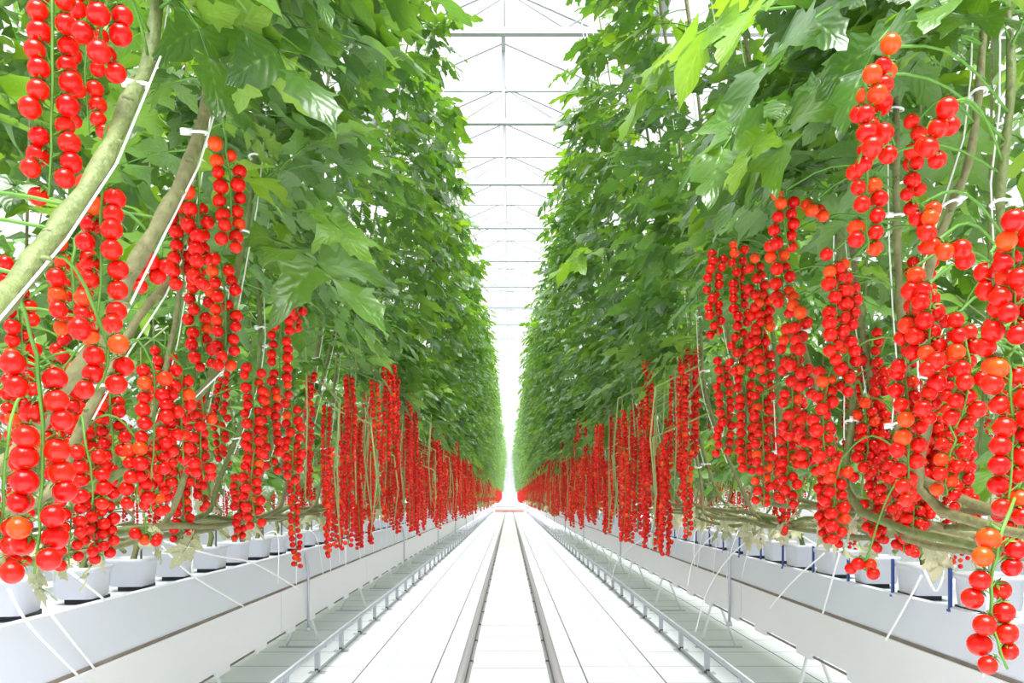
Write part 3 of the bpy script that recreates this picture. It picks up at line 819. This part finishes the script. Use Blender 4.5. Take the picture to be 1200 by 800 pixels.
BACK = {s: [far_meshes(s, 210 + 7 * q + (3 if s > 0 else 0), 6, 5, 5, 75, 5, 1.22) for q in range(3)] for s in (-1, 1)}
near_plants = {-1: [], 1: []}
NT = 0
for s in (-1, 1):
    side = 'left' if s < 0 else 'right'
    rnd = random.Random(77 + s)
    nplant = 100
    for i in range(nplant):
        y_rise = 0.72 + i * SP
        pot, P = grow(s, i, y_rise, rnd)
        near = y_rise < 3.9; mid = y_rise < 15.5
        if (s, i) in XSTEM:
            ex = [at(*q) for q in XSTEM[(s, i)]]
            last = ex[-1]
            P = P[:5] + [P[5].lerp(P[6], .3)] + ex + [Vector((last.x * .98, last.y + .1, 2.9)) if last.z < 2.6 else last + Vector((0, .03, .4)), Vector((s * .64, last.y + .25, 4.7))]
        origin = Vector((pot[0], pot[1], pot[2]))
        if i < 12: lab = 'tall tomato plant with long red trusses, %s to the camera in the %s row' % ('nearest' if i == 0 else ORD[i] + ' nearest', side); grp = None
        elif mid: lab = 'tall leafy tomato plant hung with red trusses, in the middle stretch of the %s row' % side; grp = 'tomato plants in the middle of the %s row' % side
        else: lab = 'distant tomato plant with red fruit far down the %s row' % side; grp = 'distant tomato plants of the %s row' % side
        e = empty('tomato_plant', origin, lab, 'plant', grp)
        if not mid:
            fm = FAR[s][(i * 3 + int(rnd.random() * 5)) % 5]
            off = (-pot[0] , y_rise - pot[1], -pot[2])
            place('stem', fm['stem'], e, off)
            tag(place('foliage', fm['foliage'], e, off, None, (1, 1, rnd.uniform(.97, 1.03))), kind='stuff')
            tag(place('fruit_clusters', fm['fruit'], e, off), kind='stuff')
            place('support_string', fm['string'], e, off)
            continue
        Q = smooth(P, 4)
        m = MB(); nQ = len(Q)
        thick = 1.25 if near else 1.1
        if (s, i) in ((-1, 0), (-1, 1)): thick = 1.75
        rr = [thick * (.0115 - .006 * (q / nQ) + .0012 * math.sin(q * 1.9)) for q in range(nQ)]
        m.tube([q - origin for q in Q], rr, M['stem_old'] if i % 3 else M['stem'], 8 if near else 6)
        if near:   # swollen leaf scars
            for q in range(6, nQ - 4, 2):
                aa = q * 2.4
                m.sphere(Q[q] - origin + Vector((math.cos(aa), math.sin(aa), 0)) * rr[q] * .8, rr[q] * .7, M['stem'], 6, 4, .6)
        m.build('stem', e)
        # string and clips
        g = MB(); za = 1.25
        pa = at_z(Q, za); g.tube([pa - origin + Vector((-s * .016, 0, 0))] + [at_z(Q, z) - origin + Vector((-s * .018, .004, 0)) for z in (1.4, 1.55, 1.7, 1.85, 2.0, 2.2, 2.5, 2.8, 3.5)] + [Q[-1] - origin + Vector((0, 0, .25))], .0022, M['string'], 4)
        g.build('support_string', e)
        if y_rise < 8:
            for z in (1.3, 1.72, 2.05, 2.5):
                z += rnd.uniform(-.12, .12); p = at_z(Q, z)
                place('stem_clip', clipme, e, p - origin, (rnd.uniform(-.3, .3), rnd.uniform(-.3, .3), rnd.uniform(0, 6)), 1.0)
        # leaves
        z = 1.70; 
        nl = 50
        for j in range(nl):
            z = 1.70 + 3.1 * ((j + rnd.random()) / nl)
            if j >= nl - 8: z = rnd.uniform(1.8, 2.4)
            if y_rise < 1.7 and z < 1.9: z += .35
            p = at_z(Q, min(z, 4.7)); az = (0 if s < 0 else PI) + rnd.gauss(0, .85)
            if rnd.random() < .18: az += PI
            if z < 1.85 and near: az = (PI if s < 0 else 0) + rnd.gauss(0, .8)
            if near and z < 2.5 and hides_fruit(s, p, az): continue
            pool = leaf_hi if y_rise < 5.5 else leaf_lo
            if rnd.random() < .16: pool = leaf_young
            place('leaf', pool[int(rnd.random() * len(pool))], e, p - origin, (rnd.uniform(-.5, .5), rnd.uniform(-.45, .30), az), rnd.uniform(.62, 1.0))
        for j in range(4):
            q = Q[8 + int(rnd.random() * 14)]
            place('withered_leaf', leaf_dry[int(rnd.random() * 4)], e, q - origin, (rnd.uniform(-.8, .8), rnd.uniform(-.5, 1.2), rnd.uniform(0, 6)), rnd.uniform(.8, 1.3))
        near_plants[s].append((e, Q, origin, y_rise))
        # trusses
        if near:
            nt_ = 3
            for j in range(nt_):
                zt = rnd.uniform(1.1, 1.45) if j else rnd.uniform(1.35, 1.7); p = at_z(Q, zt)
                tx = s * rnd.uniform(1.0, 1.2); ty = p.y + rnd.uniform(-.12, .12) + (.25 if i < 3 else 0); Ln = rnd.uniform(.25, .45)
                zb = max(.93, zt - Ln)
                truss_near(e, origin, Vector((tx, ty, zt)), Vector((tx, ty, zb)), rnd.uniform(0, PI), p, 1000 + i * 10 + j + (500 if s > 0 else 0), .04)
        else:
            for j in range(3):
                x = s * rnd.uniform(.70, .98); z0 = rnd.uniform(.85, 1.15); z1 = z0 + rnd.uniform(.4, .9); yy = at_z(Q, 1.5).y + rnd.uniform(-.2, .2); hz = at_z(Q, z1 + .12)
                sh = MB(); sh.tube([hz - origin, Vector((x, yy, z1)) - origin, Vector((x + rnd.uniform(-.04, .04), yy - .04, (z0 + z1) / 2)) - origin, Vector((x, yy, z0)) - origin], [.005, .005, .0045, .003], M['shoot'], 5)
                sh.build('bare_shoot', e)
            for j in range(5):
                me, Ln = truss_mid[int(rnd.random() * 8)]
                zt = (rnd.uniform(1.15, 1.5) if j % 2 else rnd.uniform(1.45, 1.92)); tx = s * rnd.uniform(.68, 1.02)
                zt = max(zt, .76 + Ln)
                p = at_z(Q, zt)
                place('truss', me, e, Vector((tx, p.y + rnd.uniform(-.2, .2), zt)) - origin, (0, 0, rnd.uniform(0, 6)), rnd.uniform(.86, 1.0))

# explicit trusses are parts of the plant whose stem is nearest
for s in (-1, 1):
    for q, (xa, ya, xb, yb, dpx, turn) in enumerate(XTR[s]):
        d = TD * F / dpx
        top = at(xa, ya, d); bot = at(xb, yb - dpx * .6, d)
        best = min(near_plants[s], key=lambda n: (at_z(n[1], max(1.15, top.z)) - top).length)
        sp = at_z(best[1], max(1.15, min(2.6, top.z + .02)))
        truss_near(best[0], best[2], top, bot, turn, sp, 3000 + q + (100 if s > 0 else 0), .06)

# ---- big leaves in front at chosen places (parts of the nearest plants)
YL = [(1, 880, 25, 1.55, .9, 1), (1, 940, -10, 1.45, .95, 1), (1, 880, 165, 1.75, .7, 1), (1, 815, 60, 2.2, .8, 1), (1, 785, 80, 2.3, .95, 1), (-1, 385, 265, 2.2, .9, 1), (-1, 320, 300, 2.0, 1.2, 0), (-1, 400, 270, 2.3, .8, 1), (1, 700, 300, 5.0, 1.3, 1),
      (-1, 185, 20, 1.6, .9, 0), (-1, 270, 60, 1.7, 1.1, 0), (1, 1090, -5, 1.6, 1.0, 0), (1, 1000, 5, 1.7, 1.2, 0), (1, 1150, 30, 1.7, 1.0, 0), (1, 960, 100, 1.9, 1.1, 0), (1, 900, 140, 2.0, 1.1, 0)]
for (s, px, py, d, sz, yg) in YL:
    p = at(px, py, d); best = min(near_plants[s], key=lambda n: (at_z(n[1], p.z) - p).length)
    me = random.choice(leaf_young if yg else leaf_hi)
    place('leaf', me, best[0], p - best[2] + Vector((s * .10, .06, .06)), (U(-.2, .2), U(.2, .5), (0 if s < 0 else PI) - s * -0.5 + U(-.3, .3)), sz)

# ---- second line of each double row, leaning to the next path, and the row beyond
for s in (-1, 1):
    side = 'left' if s < 0 else 'right'
    for i in range(42):
        y = 1.6 + i * 0.66
        fm = BACK[-s][i % 3]
        e = empty('tomato_plant', (s * 1.70, y, .86), 'shaded tomato plant in the back line behind the %s row stems' % side, 'plant', 'back line plants of the %s row' % side)
        off = Vector((s * 3.05 - s * 1.70, 0, -.86))
        place('stem', fm['stem'], e, off); tag(place('foliage', fm['foliage'], e, off), kind='stuff')
        if i % 2 == 0: tag(place('fruit_clusters', fm['fruit'], e, off), kind='stuff')
    for i in range(26):
        y = 3.0 + i * 0.9
        fm = BACK[s][(i * 2) % 3]
        e = empty('tomato_plant', (s * (1.45 + 3.0), y, .86), 'tomato plant of the next row glimpsed through the %s row' % side, 'plant', 'next row plants beyond the %s row' % side)
        off = Vector((s * 3.0 - s * 4.45, 0, -.86))
        place('stem', fm['stem'], e, off); tag(place('foliage', fm['foliage'], e, off), kind='stuff')
        tag(place('fruit_clusters', fm['fruit'], e, off), kind='stuff')
    m = MB(); m.box(min(s * 4.3, s * 4.7), max(s * 4.3, s * 4.7), 0, 22, .30, .75, M['gutter'])
    tag(m.build('growing_gutter', smooth=False), 'white gutter of the neighbouring row glimpsed beyond the %s row' % side, 'gutter')

YM = 0.72 + 100 * SP
# ---- rows continue to the end as one mass on each side
for s in (-1, 1):
    side = 'left' if s < 0 else 'right'
    fo = MB(); fr = MB(); r = random.Random(5 + s)
    y = YM
    while y < END:
        for j in range(24):
            z = 1.7 + 3.1 * r.random()
            compound_leaf(fo, M['leaf'], Vector((s * (1.12 - .10 * z), y + r.uniform(-.3, .3), z)), (0 if s < 0 else PI) + r.gauss(0, .9), .36, 3, r.uniform(0, .5), 1.4, r, False, 2)
        for j in range(7):
            x = s * r.uniform(.68, 1.0); zt = r.uniform(1.2, 1.9)
            truss_joined(fr, Vector((x, y + r.uniform(-.3, .3), zt)), Vector((x, y, max(.75, zt - .5))), r.uniform(0, PI), int(y * 10) + j, 4, 3, stalk=False)
        y += .5
    e = empty('tomato_plant_mass', (s * 1.2, YM, .8), 'green and red mass of tomato plants at the far end of the %s row' % side, 'plants')
    for nm, mb in (('foliage', fo), ('fruit_clusters', fr)): tag(mb.build(nm, e, (-s * 1.2, -YM, -.8)), kind='stuff')

print('objects', len(bpy.data.objects), 'unique tris approx', sum(len(m.polygons) for m in bpy.data.meshes) * 2)
